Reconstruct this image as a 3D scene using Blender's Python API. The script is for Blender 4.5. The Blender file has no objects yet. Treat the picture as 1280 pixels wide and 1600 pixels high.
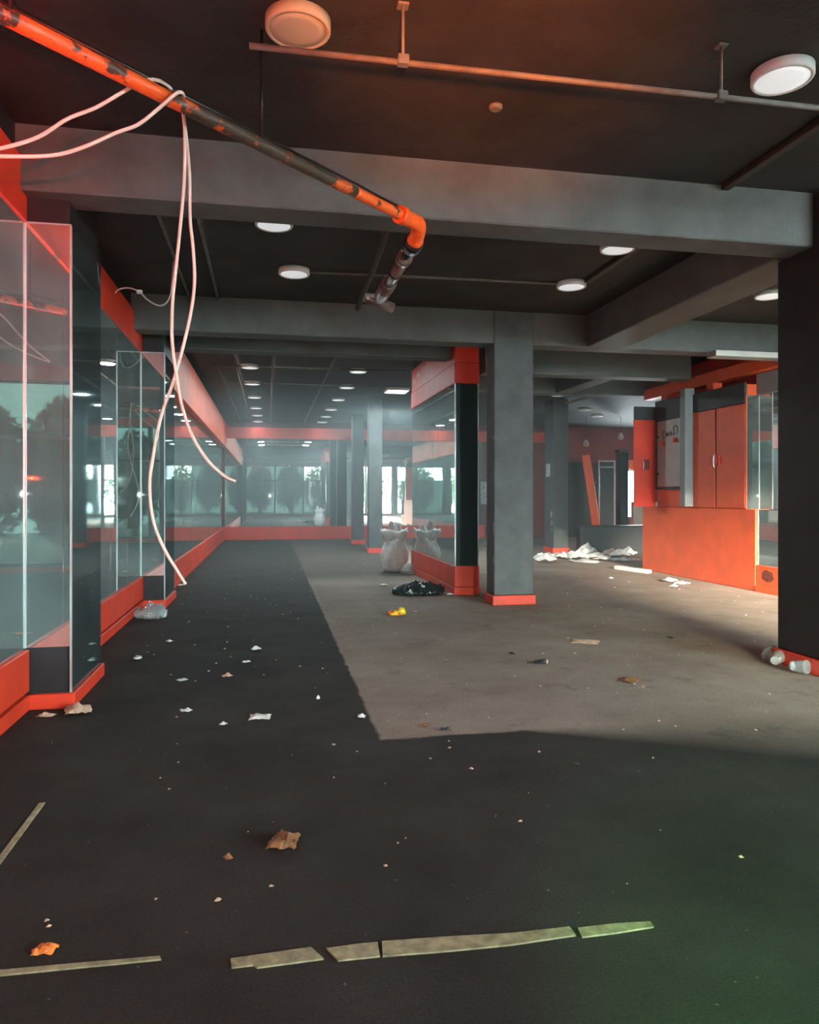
import bpy, bmesh, math, random
from mathutils import Vector, Matrix, noise
R = random.Random(7)
PI = math.pi
C = bpy.context.scene.collection
sc = bpy.context.scene

# ------------------------------------------------------------------ camera
FPX, YAW, HZ, EYE = 1146.0, math.radians(10.8), 775.0, 1.5
cd = bpy.data.cameras.new('camera'); cam = bpy.data.objects.new('camera', cd); C.objects.link(cam)
cd.sensor_width = 36; cd.lens = 36 * FPX / 1600; cd.shift_y = (HZ - 800) / 1600
cd.clip_start = .05; cd.clip_end = 300
cam.location = (0, 0, EYE); cam.rotation_euler = (PI / 2, 0, -YAW)
sc.camera = cam

# ------------------------------------------------------------------ sky, lights, exposure
w = bpy.data.worlds.new('overcast_sky'); sc.world = w; w.use_nodes = True
bg = w.node_tree.nodes['Background']; bg.inputs[0].default_value = (.86, .94, 1, 1); bg.inputs[1].default_value = 44.0
sc.view_settings.view_transform = 'Standard'; sc.view_settings.look = 'None'
sc.view_settings.exposure = 1.75; sc.view_settings.gamma = 1; sc.view_settings.use_curve_mapping = False

def area(name, loc, sx, sy, rot, power, col, spread=PI, portal=False):
    l = bpy.data.lights.new(name, 'AREA'); l.shape = 'RECTANGLE'; l.size = sx; l.size_y = sy
    l.energy = power; l.color = col; l.spread = spread
    if portal: l.cycles.is_portal = True
    o = bpy.data.objects.new(name, l); C.objects.link(o); o.location = loc; o.rotation_euler = rot; return o
# daylight enters by the shopfront behind the camera and by the opening in the back room
area('shopfront_portal', (6.3, -4.35, 1.95), 15.6, 3.8, (PI / 2, 0, 0), 1, (1, 1, 1), portal=True)
area('back_portal', (13.7, 25.8, 1.58), 1.0, 1.85, (-PI / 2, 0, 0), 1, (1, 1, 1), portal=True)

def lamp(name, kind, loc, power, col, radius, target=None, cone=1.0, blend=1.0):
    l = bpy.data.lights.new(name, kind); l.energy = power; l.color = col; l.shadow_soft_size = radius
    o = bpy.data.objects.new(name, l); C.objects.link(o); o.location = loc
    if kind == 'SPOT':
        l.spot_size = cone; l.spot_blend = blend
        o.rotation_euler = (Vector(target) - Vector(loc)).to_track_quat('-Z', 'Y').to_euler()
    return o
sun = bpy.data.lights.new('hazy_sun', 'SUN'); sun.energy = 46.0; sun.angle = math.radians(13); sun.color = (1, .82, .66)
so = bpy.data.objects.new('hazy_sun', sun); C.objects.link(so)
so.rotation_euler = Vector((math.sin(math.radians(5)), math.cos(math.radians(5)), -math.tan(math.radians(13.5)))).to_track_quat('-Z', 'Y').to_euler()
lamp('phone_torch', 'SPOT', (.03, -.03, 1.53), 28, (1, .96, .9), .010, (0, 8, 2.2), 1.6)
lamp('red_party_lamp', 'SPOT', (-.08, -.06, 1.75), 680, (1, .03, .01), .008, (-2.1, 2.2, 2.6), 1.25)  # this and the next two: added colour washes, no such lamps in the room
lamp('orange_party_lamp', 'SPOT', (.12, -.06, 1.9), 800, (1, .2, .015), .12, (1.05, 3.3, 4.05), .6)
lamp('green_party_lamp', 'SPOT', (.2, -.06, 1.9), 170, (.06, 1, .12), .12, (1.95, 2.0, 0), .8)
HAZE = .022

# ------------------------------------------------------------------ helpers
def ray(px):
    xc = (px - 640) / FPX
    return math.sin(YAW) + xc * math.cos(YAW), math.cos(YAW) - xc * math.sin(YAW)
def at_z(px, py, z=0.0):            # point of the horizontal plane z seen at a pixel
    t = (z - EYE) * FPX / (HZ - py); a, b = ray(px)
    return Vector((a * t, b * t, z))
def at_y(px, py, y):                # point of the vertical plane y seen at a pixel
    a, b = ray(px); t = y / b
    return Vector((a * t, y, EYE + (HZ - py) / FPX * t))

def bx(bm, x0, y0, z0, x1, y1, z1, bev=0.0, mi=0):
    r = bmesh.ops.create_cube(bm, size=1)
    vs = r['verts']
    for v in vs:
        v.co = Vector(((x0 + x1) / 2 + v.co.x * (x1 - x0), (y0 + y1) / 2 + v.co.y * (y1 - y0), (z0 + z1) / 2 + v.co.z * (z1 - z0)))
    fs = list({f for v in vs for f in v.link_faces})
    for f in fs: f.material_index = mi
    if bev > 0:
        es = list({e for v in vs for e in v.link_edges})
        bmesh.ops.bevel(bm, geom=es, offset=bev, segments=1, affect='EDGES', profile=.5)
    return bm
def box(x0, y0, z0, x1, y1, z1, bev=0.0):
    return bx(bmesh.new(), x0, y0, z0, x1, y1, z1, bev)
def smooth_path(pts, n=6):
    pts = [Vector(p) for p in pts]; out = []
    for i in range(len(pts) - 1):
        p0, p1, p2, p3 = pts[max(i - 1, 0)], pts[i], pts[i + 1], pts[min(i + 2, len(pts) - 1)]
        for k in range(n):
            t = k / n
            out.append(.5 * ((2 * p1) + (p2 - p0) * t + (2 * p0 - 5 * p1 + 4 * p2 - p3) * t * t + (3 * p1 - p0 - 3 * p2 + p3) * t ** 3))
    out.append(pts[-1]); return out
def tube(bm, pts, r, seg=8, cap=True):
    pts = [Vector(p) for p in pts]; rings = []
    rr = r if isinstance(r, (list, tuple)) else [r] * len(pts)
    ref = None
    for i, p in enumerate(pts):
        t = (pts[min(i + 1, len(pts) - 1)] - pts[max(i - 1, 0)]).normalized()
        if ref is None: ref = Vector((0, 0, 1)) if abs(t.z) < .9 else Vector((1, 0, 0))
        u = t.cross(ref).normalized(); v = u.cross(t).normalized(); ref = v
        rings.append([bm.verts.new(p + (u * math.cos(a) + v * math.sin(a)) * rr[i]) for a in [2 * PI * k / seg for k in range(seg)]])
    for a, b in zip(rings, rings[1:]):
        for k in range(seg):
            f = bm.faces.new((a[k], a[(k + 1) % seg], b[(k + 1) % seg], b[k])); f.smooth = True
    if cap:
        bm.faces.new(rings[0]); bm.faces.new(rings[-1])
    return bm
def lathe(bm, prof, c=(0, 0, 0), seg=28, axis='z'):
    rings = []
    for (r, z) in prof:
        rings.append([bm.verts.new(Vector((c[0] + r * math.cos(2 * PI * k / seg), c[1] + r * math.sin(2 * PI * k / seg), c[2] + z))) for k in range(seg)])
    for a, b in zip(rings, rings[1:]):
        for k in range(seg):
            f = bm.faces.new((a[k], a[(k + 1) % seg], b[(k + 1) % seg], b[k])); f.smooth = True
    bm.faces.new(rings[0]); bm.faces.new(rings[-1])
    return bm

def wloc(o):
    v = Vector((0, 0, 0))
    while o: v += o.location; o = o.parent
    return v
def obj(name, bm, mats, parent=None, kind=None, loc=None):
    base = Vector(loc) if loc is not None else (wloc(parent) if parent else Vector((0, 0, 0)))
    bmesh.ops.recalc_face_normals(bm, faces=bm.faces)
    for v in bm.verts: v.co -= base
    me = bpy.data.meshes.new(name); bm.to_mesh(me); bm.free()
    for m in (mats if isinstance(mats, (list, tuple)) else [mats]): me.materials.append(m)
    o = bpy.data.objects.new(name, me); C.objects.link(o)
    if parent:
        o.parent = parent; o.location = base - wloc(parent)
    else: o.location = base
    if kind: o['kind'] = kind
    return o
LABELS = {}
def tag(o, label, cat, group=None):
    assert label not in LABELS, label
    assert 4 <= len(label.split()) <= 16, label
    LABELS[label] = 1
    o['label'] = label; o['category'] = cat; o['kind'] = 'thing'
    if group: o['group'] = group
    return o
def thing(name, label, cat, loc, group=None):
    o = bpy.data.objects.new(name, None); o.empty_display_size = .1; C.objects.link(o); o.location = loc
    return tag(o, label, cat, group)
def copy_tree(o, parent=None):
    c = o.copy(); C.objects.link(c)
    if parent: c.parent = parent
    for ch in list(o.children): copy_tree(ch, c)
    return c
def struct(name, bm, m, parent=None):
    return obj(name, bm, m, parent, 'structure' if parent is None else None)

# ------------------------------------------------------------------ materials
def mat(name, col, rough=.6, metal=0.0, var=.15, scale=3.0, bump=0.0, bscale=60.0, col2=None, spec=.5, fac=(.35, .65), coat=0.0):
    m = bpy.data.materials.new(name); m.use_nodes = True; nt = m.node_tree; N = nt.nodes; L = nt.links
    b = N['Principled BSDF']; b.inputs['Roughness'].default_value = rough; b.inputs['Metallic'].default_value = metal
    b.inputs['Specular IOR Level'].default_value = spec; b.inputs['Coat Weight'].default_value = coat
    tc = N.new('ShaderNodeTexCoord'); geo = N.new('ShaderNodeNewGeometry')
    n = N.new('ShaderNodeTexNoise'); n.inputs['Scale'].default_value = scale; n.inputs['Detail'].default_value = 8; n.inputs['Roughness'].default_value = .62
    L.new(geo.outputs['Position'], n.inputs['Vector'])
    r = N.new('ShaderNodeValToRGB'); e = r.color_ramp.elements
    e[0].position, e[1].position = fac
    c2 = col2 or tuple(min(1, c * (1 + var)) for c in col); c1 = col if col2 else tuple(c * (1 - var) for c in col)
    e[0].color = (*c1, 1); e[1].color = (*c2, 1)
    L.new(n.outputs['Fac'], r.inputs['Fac']); L.new(r.outputs['Color'], b.inputs['Base Color'])
    if bump:
        n2 = N.new('ShaderNodeTexNoise'); n2.inputs['Scale'].default_value = bscale; n2.inputs['Detail'].default_value = 4
        L.new(geo.outputs['Position'], n2.inputs['Vector'])
        bp = N.new('ShaderNodeBump'); bp.inputs['Strength'].default_value = bump; bp.inputs['Distance'].default_value = .02
        L.new(n2.outputs['Fac'], bp.inputs['Height']); L.new(bp.outputs['Normal'], b.inputs['Normal'])
    return m
def glassy(name, tint, rough, warp, dirt):
    m = bpy.data.materials.new(name); m.use_nodes = True; nt = m.node_tree; N = nt.nodes; L = nt.links
    N.remove(N['Principled BSDF']); out = N['Material Output']; geo = N.new('ShaderNodeNewGeometry')
    g = N.new('ShaderNodeBsdfGlossy'); g.inputs['Color'].default_value = (*tint, 1); g.inputs['Roughness'].default_value = rough
    d = N.new('ShaderNodeBsdfDiffuse'); d.inputs['Color'].default_value = (.42, .5, .49, 1)
    n = N.new('ShaderNodeTexNoise'); n.inputs['Scale'].default_value = .9; n.inputs['Detail'].default_value = 1
    L.new(geo.outputs['Position'], n.inputs['Vector'])
    bp = N.new('ShaderNodeBump'); bp.inputs['Strength'].default_value = 1; bp.inputs['Distance'].default_value = warp
    L.new(n.outputs['Fac'], bp.inputs['Height']); L.new(bp.outputs['Normal'], g.inputs['Normal'])
    n2 = N.new('ShaderNodeTexNoise'); n2.inputs['Scale'].default_value = 2.2; n2.inputs['Detail'].default_value = 9; n2.inputs['Roughness'].default_value = .7
    L.new(geo.outputs['Position'], n2.inputs['Vector'])
    mr = N.new('ShaderNodeMapRange'); mr.inputs['From Min'].default_value = .35; mr.inputs['From Max'].default_value = .75
    mr.inputs['To Min'].default_value = dirt * .5; mr.inputs['To Max'].default_value = dirt * 1.7
    L.new(n2.outputs['Fac'], mr.inputs['Value'])
    mx = N.new('ShaderNodeMixShader'); L.new(mr.outputs['Result'], mx.inputs[0]); L.new(g.outputs[0], mx.inputs[1]); L.new(d.outputs[0], mx.inputs[2])
    L.new(mx.outputs[0], out.inputs['Surface']); return m
def pane_mat(name, tint, refl=.1, dull=0.0):
    m = bpy.data.materials.new(name); m.use_nodes = True; nt = m.node_tree; N = nt.nodes; L = nt.links
    N.remove(N['Principled BSDF']); out = N['Material Output']
    t = N.new('ShaderNodeBsdfTransparent'); t.inputs[0].default_value = (*tint, 1)
    g = N.new('ShaderNodeBsdfGlossy'); g.inputs['Roughness'].default_value = .03
    mx = N.new('ShaderNodeMixShader'); mx.inputs[0].default_value = refl
    L.new(t.outputs[0], mx.inputs[1]); L.new(g.outputs[0], mx.inputs[2]); last = mx
    if dull:
        d = N.new('ShaderNodeBsdfDiffuse'); d.inputs[0].default_value = (.75, .78, .78, 1)
        m2 = N.new('ShaderNodeMixShader'); m2.inputs[0].default_value = dull
        L.new(mx.outputs[0], m2.inputs[1]); L.new(d.outputs[0], m2.inputs[2]); last = m2
    L.new(last.outputs[0], out.inputs['Surface']); return m
def emit(name, col, strength, base=(.8, .8, .8)):
    m = bpy.data.materials.new(name); m.use_nodes = True; b = m.node_tree.nodes['Principled BSDF']
    b.inputs['Base Color'].default_value = (*base, 1); b.inputs['Roughness'].default_value = .4
    b.inputs['Emission Color'].default_value = (*col, 1); b.inputs['Emission Strength'].default_value = strength
    return m

M = {}
M['slab'] = mat('black_ceiling_paint', (.028, .027, .025), .75, var=.35, scale=1.6, bump=.35, bscale=25)
M['beam'] = mat('charcoal_beam_paint', (.092, .1, .094), .7, var=.18, scale=2.2, bump=.25, bscale=40)  # same paint as the ceiling, with the light on the beams put into the colour
M['column'] = mat('charcoal_column_paint', (.08, .092, .092), .62, var=.22, scale=3.2, bump=.25, bscale=40)
M['black'] = mat('black_wall_paint', (.018, .019, .021), .5, var=.3, scale=3)
M['gloss_black'] = mat('gloss_black', (.01, .013, .014), .12, var=.2, spec=.7)
M['orange'] = mat('orange_red_paint', (.86, .13, .04), .5, var=.1, scale=2.5, bump=.1, bscale=30)
M['red'] = mat('red_paint', (.70, .05, .018), .5, var=.12, scale=2.5, bump=.1, bscale=30)
M['maroon'] = mat('maroon_paint', (.17, .018, .015), .6, var=.2, scale=2)
M['mirror'] = glassy('mirror_glass', (.80, .88, .86), .012, .0012, .14)
M['teal_mirror'] = glassy('teal_smoked_mirror', (.10, .24, .26), .05, .002, .05)
M['dark_mirror'] = glassy('smoked_mirror', (.34, .42, .42), .03, .001, .05)
M['strip'] = mat('aluminium_strip', (.62, .64, .63), .35, .6, var=.1)
M['white_frame'] = mat('lamp_housing_white', (.78, .78, .76), .45, var=.03)
M['diffuser'] = emit('lamp_diffuser', (.9, .97, 1), .16)
M['diffuser_off'] = emit('lamp_diffuser_unlit', (1, .9, .75), .0, (.52, .46, .34))
M['diffuser_far'] = emit('lamp_diffuser_far', (.9, .98, 1), .26)
M['diffuser_dim'] = emit('lamp_diffuser_dim', (1, .95, .9), .01)
M['beige_frame'] = mat('lamp_housing_beige', (.50, .43, .30), .5, var=.05)
M['panel_lit'] = emit('square_lamp_diffuser', (.95, .98, 1), .8)
M['conduit'] = mat('grey_conduit', (.15, .145, .13), .5, var=.25, scale=9)
M['dark_conduit'] = mat('dark_brown_conduit', (.045, .034, .026), .5, var=.3, scale=9)
M['cable'] = mat('beige_cable_jacket', (.62, .50, .43), .5, var=.08, scale=12)
M['wire'] = mat('white_wire', (.7, .6, .55), .5, var=.08)
M['pipe'] = mat('peeling_pipe_paint', (.05, .032, .02), .45, scale=5, col2=(.62, .10, .018), fac=(.56, .60), bump=.3, bscale=18)
M['pipe_flaking'] = mat('flaking_orange_pipe_paint', (.05, .03, .02), .45, scale=5, col2=(.75, .11, .016), fac=(.46, .50), bump=.3, bscale=18)
M['pipe_orange'] = mat('orange_pipe_paint', (.85, .10, .012), .4, var=.2, scale=12, bump=.2, bscale=30)
M['fitting'] = mat('black_iron_fitting', (.03, .022, .02), .32, .5, var=.3, scale=14)
M['pipe_brown'] = mat('dull_brown_pipe', (.16, .10, .085), .3, .4, var=.35, scale=14)
M['grey_metal'] = mat('grey_panel_metal', (.42, .42, .39), .45, .1, var=.08, scale=4)
M['blue_grey'] = mat('blue_grey_paint', (.24, .29, .30), .5, var=.1, scale=4)
M['frieze'] = mat('charcoal_frieze', (.045, .045, .047), .55, var=.35, scale=3)
M['slot'] = mat('dark_red_shadow_gap', (.06, .008, .006), .7)
M['paper'] = mat('crumpled_paper', (.74, .73, .70), .7, var=.08, scale=20)
M['tan_paper'] = mat('tan_paper', (.62, .42, .30), .7, var=.25, scale=18)
M['leaf'] = mat('dry_leaf', (.22, .10, .04), .6, var=.5, scale=30)
M['orange_leaf'] = mat('orange_leaf', (.85, .22, .04), .6, var=.3, scale=25)
M['dark_litter'] = mat('dark_litter', (.03, .03, .028), .4, var=.3, scale=30)
M['sack'] = mat('white_woven_sack', (.80, .77, .77), .6, var=.14, scale=7, bump=.35, bscale=22)
M['clear_bag'] = pane_mat('clear_plastic', (.86, .9, .9), .16, .22)
M['black_bag'] = mat('black_bin_bag', (.012, .018, .018), .22, var=.3, scale=8, spec=.6)
M['yellow'] = mat('yellow_wrapper', (.85, .55, .03), .35, scale=16, col2=(.62, .06, .02), fac=(.56, .6))
M['threshold'] = mat('worn_threshold_metal', (.30, .26, .15), .5, .0, var=.35, scale=22, bump=.2, bscale=60)
M['notice'] = mat('printed_notice', (.55, .6, .62), .6, col2=(.16, .2, .22), scale=14, fac=(.45, .62))
M['ink'] = mat('marker_ink', (.03, .025, .03), .6)
M['pale'] = mat('pale_render', (.42, .36, .28), .7, var=.1)
M['window_frame'] = mat('window_frame_grey', (.08, .085, .09), .4, .3)
M['glass'] = pane_mat('shopfront_glass', (.93, .97, .96), .08)
M['film'] = pane_mat('dark_film_glass', (.045, .062, .056), .06)  # tints added to the unseen glazing to hold back daylight
M['light_film'] = pane_mat('light_film_glass', (.24, .27, .26), .06)
M['clear_film'] = pane_mat('tinted_glass', (.62, .68, .67), .06)
M['bark'] = mat('tree_bark', (.06, .045, .03), .8, var=.3, scale=9)
M['foliage'] = mat('tree_foliage', (.045, .10, .035), .6, var=.5, scale=3)
M['pavement'] = mat('outdoor_paving', (.20, .20, .19), .8, var=.2, scale=1.5)

def floor_mat():
    m = bpy.data.materials.new('worn_carpet_floor'); m.use_nodes = True; nt = m.node_tree; N = nt.nodes; L = nt.links
    b = N['Principled BSDF']; b.inputs['Roughness'].default_value = .85; b.inputs['Specular IOR Level'].default_value = .25
    geo = N.new('ShaderNodeNewGeometry'); pos = geo.outputs['Position']
    def nz(scale, det=6, rough=.6):
        n = N.new('ShaderNodeTexNoise'); n.inputs['Scale'].default_value = scale; n.inputs['Detail'].default_value = det; n.inputs['Roughness'].default_value = rough
        L.new(pos, n.inputs['Vector']); return n.outputs['Fac']
    def ramp(src, p0, c0, p1, c1):
        r = N.new('ShaderNodeValToRGB'); e = r.color_ramp.elements; e[0].position = p0; e[1].position = p1
        e[0].color = (*c0, 1); e[1].color = (*c1, 1); L.new(src, r.inputs['Fac']); return r.outputs['Color']
    def mathn(op, a, bb, clamp=False):
        n = N.new('ShaderNodeMath'); n.operation = op; n.use_clamp = clamp
        for i, x in enumerate((a, bb)):
            if isinstance(x, (int, float)): n.inputs[i].default_value = x
            else: L.new(x, n.inputs[i])
        return n.outputs[0]
    def mix(kind, f, a, c):
        n = N.new('ShaderNodeMix'); n.data_type = 'RGBA'; n.blend_type = kind
        if isinstance(f, (int, float)): n.inputs[0].default_value = f
        else: L.new(f, n.inputs[0])
        for i, x in ((6, a), (7, c)):
            if isinstance(x, tuple): n.inputs[i].default_value = (*x, 1)
            else: L.new(x, n.inputs[i])
        return n.outputs[2]
    sep = N.new('ShaderNodeSeparateXYZ'); L.new(pos, sep.inputs[0])
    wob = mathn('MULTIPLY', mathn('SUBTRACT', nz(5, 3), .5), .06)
    mx = mathn('MULTIPLY', mathn('SUBTRACT', mathn('ADD', sep.outputs[0], wob), .66), 40, True)   # the paler tone starts here
    xr = mathn('MAXIMUM', mathn('SUBTRACT', sep.outputs[0], 1.6), 0)                        # towards the right the front edge comes forward and blurs
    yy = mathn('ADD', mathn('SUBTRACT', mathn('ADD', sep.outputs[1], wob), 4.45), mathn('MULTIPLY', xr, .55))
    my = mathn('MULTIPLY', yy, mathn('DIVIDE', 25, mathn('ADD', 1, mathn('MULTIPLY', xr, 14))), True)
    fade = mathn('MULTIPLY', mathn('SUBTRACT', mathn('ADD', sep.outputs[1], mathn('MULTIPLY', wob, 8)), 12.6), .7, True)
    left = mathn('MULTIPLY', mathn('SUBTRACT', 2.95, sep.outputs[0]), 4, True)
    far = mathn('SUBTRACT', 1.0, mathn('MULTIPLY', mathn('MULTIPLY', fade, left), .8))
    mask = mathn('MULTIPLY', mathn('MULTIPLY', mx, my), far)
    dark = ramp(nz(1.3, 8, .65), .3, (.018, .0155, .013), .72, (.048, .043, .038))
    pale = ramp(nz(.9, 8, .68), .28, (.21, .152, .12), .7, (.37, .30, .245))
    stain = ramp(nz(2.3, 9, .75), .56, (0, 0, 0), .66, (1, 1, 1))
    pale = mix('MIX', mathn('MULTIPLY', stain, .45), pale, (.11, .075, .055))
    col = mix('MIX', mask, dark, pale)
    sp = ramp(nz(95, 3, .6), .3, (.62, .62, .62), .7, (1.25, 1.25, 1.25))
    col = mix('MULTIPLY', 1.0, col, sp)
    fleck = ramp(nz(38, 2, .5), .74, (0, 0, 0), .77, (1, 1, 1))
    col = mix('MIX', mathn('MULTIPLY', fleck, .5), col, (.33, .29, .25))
    L.new(col, b.inputs['Base Color'])
    bp = N.new('ShaderNodeBump'); bp.inputs['Strength'].default_value = .5; bp.inputs['Distance'].default_value = .006
    L.new(nz(120, 3), bp.inputs['Height']); L.new(bp.outputs['Normal'], b.inputs['Normal'])
    return m
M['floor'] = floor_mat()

# ------------------------------------------------------------------ room shell
SL, XL, XR, YF, YB = 4.05, -1.69, 16.0, -4.2, 25.6
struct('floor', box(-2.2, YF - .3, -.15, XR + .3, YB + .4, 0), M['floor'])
ceil = struct('ceiling', box(-2.2, YF - .3, SL, XR + .3, YB + .4, SL + .25), M['slab'])
def beam(x0, y0, x1, y1, zb, m='beam'):
    obj('beam', box(x0, y0, zb, x1, y1, SL + .02, .012), M[m], ceil)
beam(-1.8, 5.43, 5.2, 5.76, 3.60)                 # first cross beam
beam(-1.8, 9.70, 14.0, 10.02, 3.60)               # second, over the main column
beam(4.40, 5.76, 4.95, 9.70, 3.60)                # lengthwise beam on the near right column
beam(-1.8, 10.98, 2.75, 11.28, 3.62)
beam(3.6, 12.0, 7.45, 12.35, 3.60)
beam(3.1, 14.2, 9.0, 14.55, 3.60)
beam(5.75, 12.35, 6.1, 14.2, 3.60)
beam(-1.8, -.2, 14, .15, 3.60)
beam(5.1, 5.43, 16, 5.76, 3.60)

def panels_along_y(parent, x, y0, y1, z0, z1, n, face=1, m='mirror', gap=.004, th=.015):
    for i in range(n):
        a = y0 + (y1 - y0) * i / n + gap / 2; b = y0 + (y1 - y0) * (i + 1) / n - gap / 2
        obj('mirror_panel', box(min(x, x - face * th), a, z0, max(x, x - face * th), b, z1, .003), M[m], parent)
def panels_along_x(parent, y, x0, x1, z0, z1, n, m='mirror', gap=.004, th=.015):
    for i in range(n):
        a = x0 + (x1 - x0) * i / n + gap / 2; b = x0 + (x1 - x0) * (i + 1) / n - gap / 2
        obj('mirror_panel', box(a, y, z0, b, y + th, z1, .003), M[m], parent)

# left wall: mirrors between a low and a high red band, in three bays
wl = struct('wall_left', box(-2.2, YF, 0, -1.71, YB, SL), M['black'])
def red_part(name, x0, y0, z0, x1, y1, z1, parent, m='red', bev=.006):
    return obj(name, box(x0, y0, z0, x1, y1, z1, bev), M[m], parent)
for (a, b) in ((YF, 5.57), (6.5, 10.3)):
    panels_along_y(wl, XL, a, b, .42, 3.42, max(2, round((b - a) / .98)))
    red_part('upper_band', -1.715, a, 3.42, -1.675, b, 3.84, wl)
    red_part('lower_band', -1.715, a, .125, -1.66, b, .42, wl)
    red_part('skirting', -1.715, a, 0, -1.65, b, .105, wl)
obj('recess_wall', box(-1.76, 11.25, 0, -1.565, YB, SL), M['black'], wl)
panels_along_y(wl, -1.545, 11.3, YB, .42, 3.2, 13)
red_part('upper_band', -1.57, 11.3, 3.12, -1.42, YB, 3.93, wl, 'orange')
red_part('lower_band', -1.57, 11.3, .11, -1.52, YB, .42, wl)
red_part('skirting', -1.57, 11.3, 0, -1.51, YB, .095, wl)

def pilaster(y0, y1, label):
    t = thing('mirror_pilaster', label, 'pilaster', (-1.58, (y0 + y1) / 2, 0), 'mirror pilasters of the left wall')
    obj('body', box(-1.71, y0 + .015, 0, -1.40, y1, SL), M['black'], t)
    obj('front_mirror', box(-1.685, y0, .43, -1.39, y0 + .016, 3.42, .003), M['mirror'], t)
    obj('side_mirror', box(-1.40, y0 + .012, .105, -1.384, y1 - .005, 3.42, .003), M['dark_mirror'], t)
    obj('edge_strip', box(-1.394, y0 - .006, .105, -1.380, y0 + .010, 3.42), M['strip'], t)
    obj('edge_strip', box(-1.692, y0 - .006, .43, -1.680, y0 + .006, 3.42), M['strip'], t)
    obj('top_strip', box(-1.685, y0 - .004, 3.42, -1.385, y0 + .012, 3.43), M['strip'], t)
    b = bmesh.new(); bx(b, -1.68, y0 - .03, 0, -1.358, y0 + .012, .105, .005); obj('skirting', b, M['red'], t)
    obj('skirting', box(-1.40, y0 + .014, 0, -1.358, y1 + .01, .105, .005), M['red'], t)
    return t
pilaster(5.57, 6.5, 'near mirror pilaster on the left wall with brown paper scraps at its foot')
pilaster(10.3, 11.3, 'second mirror pilaster on the left wall with a plastic bag at its foot')

# far wall: long mirror between red bands, maroon painted towards the right, daylit opening at its end
wf = struct('wall_far', bx(bx(bx(box(-2.2, YB + .02, 0, 13.2, YB + .3, SL), 14.2, YB + .02, 0, 16.3, YB + .3, SL), 13.2, YB + .02, 2.5, 14.2, YB + .3, SL), 13.2, YB + .02, 0, 14.2, YB + .3, .66), M['maroon'])
panels_along_x(wf, YB, -1.5, 7.6, .45, 3.46, 7)
obj('upper_band', box(-1.57, YB - .03, 3.46, 10.2, YB + .03, 3.84, .006), M['red'], wf)
obj('lower_band', box(-1.57, YB - .03, .0, 7.65, YB + .03, .45, .006), M['red'], wf)
for (a, c) in ((10.9, 11.8), (11.9, 12.7)): obj('door_panel', box(a, YB - .03, 0, c, YB + .03, 2.75, .01), M['black'], wf)
struct('wall_right', box(XR, YF, 0, XR + .3, YB, SL), M['black'])
struct('wall_side', box(14.0, 5.5, 0, 14.2, 14, SL), M['maroon'])

# front wall behind the camera: glazed shopfront seen in the mirrors
fw = struct('wall_front', box(-2.2, YF - .25, 3.75, XR + .3, YF, SL), M['red'])
obj('lower_kerb', box(-2.2, YF - .25, 0, XR + .3, YF, .12), M['red'], fw)
edges = [-1.72, .4, 2.5, 4.6, 5.2, 7.2, 9.2, 9.6, 11.6, 13.4, 13.9]
def win(n, x0, x1, g, top):
    t = bpy.data.objects.new('window_%d' % n, None); C.objects.link(t); t.location = (x0, YF - .1, 0); t['kind'] = 'structure'
    b = bmesh.new()
    for (a, c, d, e) in ((x0, .12, x0 + .06, 3.75), (x1 - .06, .12, x1, 3.75), (x0 + .06, 3.69, x1 - .06, 3.75), (x0 + .06, .12, x1 - .06, .18), (x0 + .06, 2.62, x1 - .06, 2.68)):
        bx(b, a, YF - .14, c, d, YF - .06, e)
    obj('window_frame', b, M['window_frame'], t)
    obj('pane', box(x0 + .06, YF - .105, .18, x1 - .06, YF - .095, 2.62), M[g], t)
    obj('transom_pane', box(x0 + .06, YF - .105, 2.68, x1 - .06, YF - .095, 3.69), M[top], t)
for i, (a, b) in enumerate(((-1.72, .4), (.4, 2.5), (2.5, 4.6), (5.2, 7.2), (7.2, 9.2), (9.6, 11.6), (11.6, 13.9))): win(i + 1, a, b, ('film', 'film', 'film', 'clear_film', 'clear_film', 'light_film', 'light_film')[i], ('film', 'film', 'light_film', 'glass', 'glass', 'glass', 'glass')[i])  # added tints dim the left bays and lower panes, shaping the daylight
for (a, b) in ((-2.2, -1.72), (4.6, 5.2), (9.2, 9.6), (13.9, 16.3)):
    obj('pier', box(a, YF - .24, .12, b, YF + .02, 3.75), M['column'], fw)
win8 = bpy.data.objects.new('window_8', None); C.objects.link(win8); win8.location = (14.4, YB + .15, 0); win8['kind'] = 'structure'
b = bmesh.new()
for (a, c, d, e) in ((13.2, .66, 13.26, 2.5), (14.14, .66, 14.2, 2.5), (13.26, 2.44, 14.14, 2.5), (13.26, .66, 14.14, .72)): bx(b, a, YB + .1, c, d, YB + .18, e)
obj('window_frame', b, M['window_frame'], win8)
obj('pane', box(13.26, YB + .135, .72, 14.14, YB + .145, 2.44), M['glass'], win8)
struct('pavement', box(-14, -22, -.2, 30, YF - .3, -.05), M['pavement'])
struct('trim_1', box(-3, YF - .7, 3.9, 17, YF - .25, 4.05), M['beam'])          # added canopy, out of view, to keep off the high sky

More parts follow.
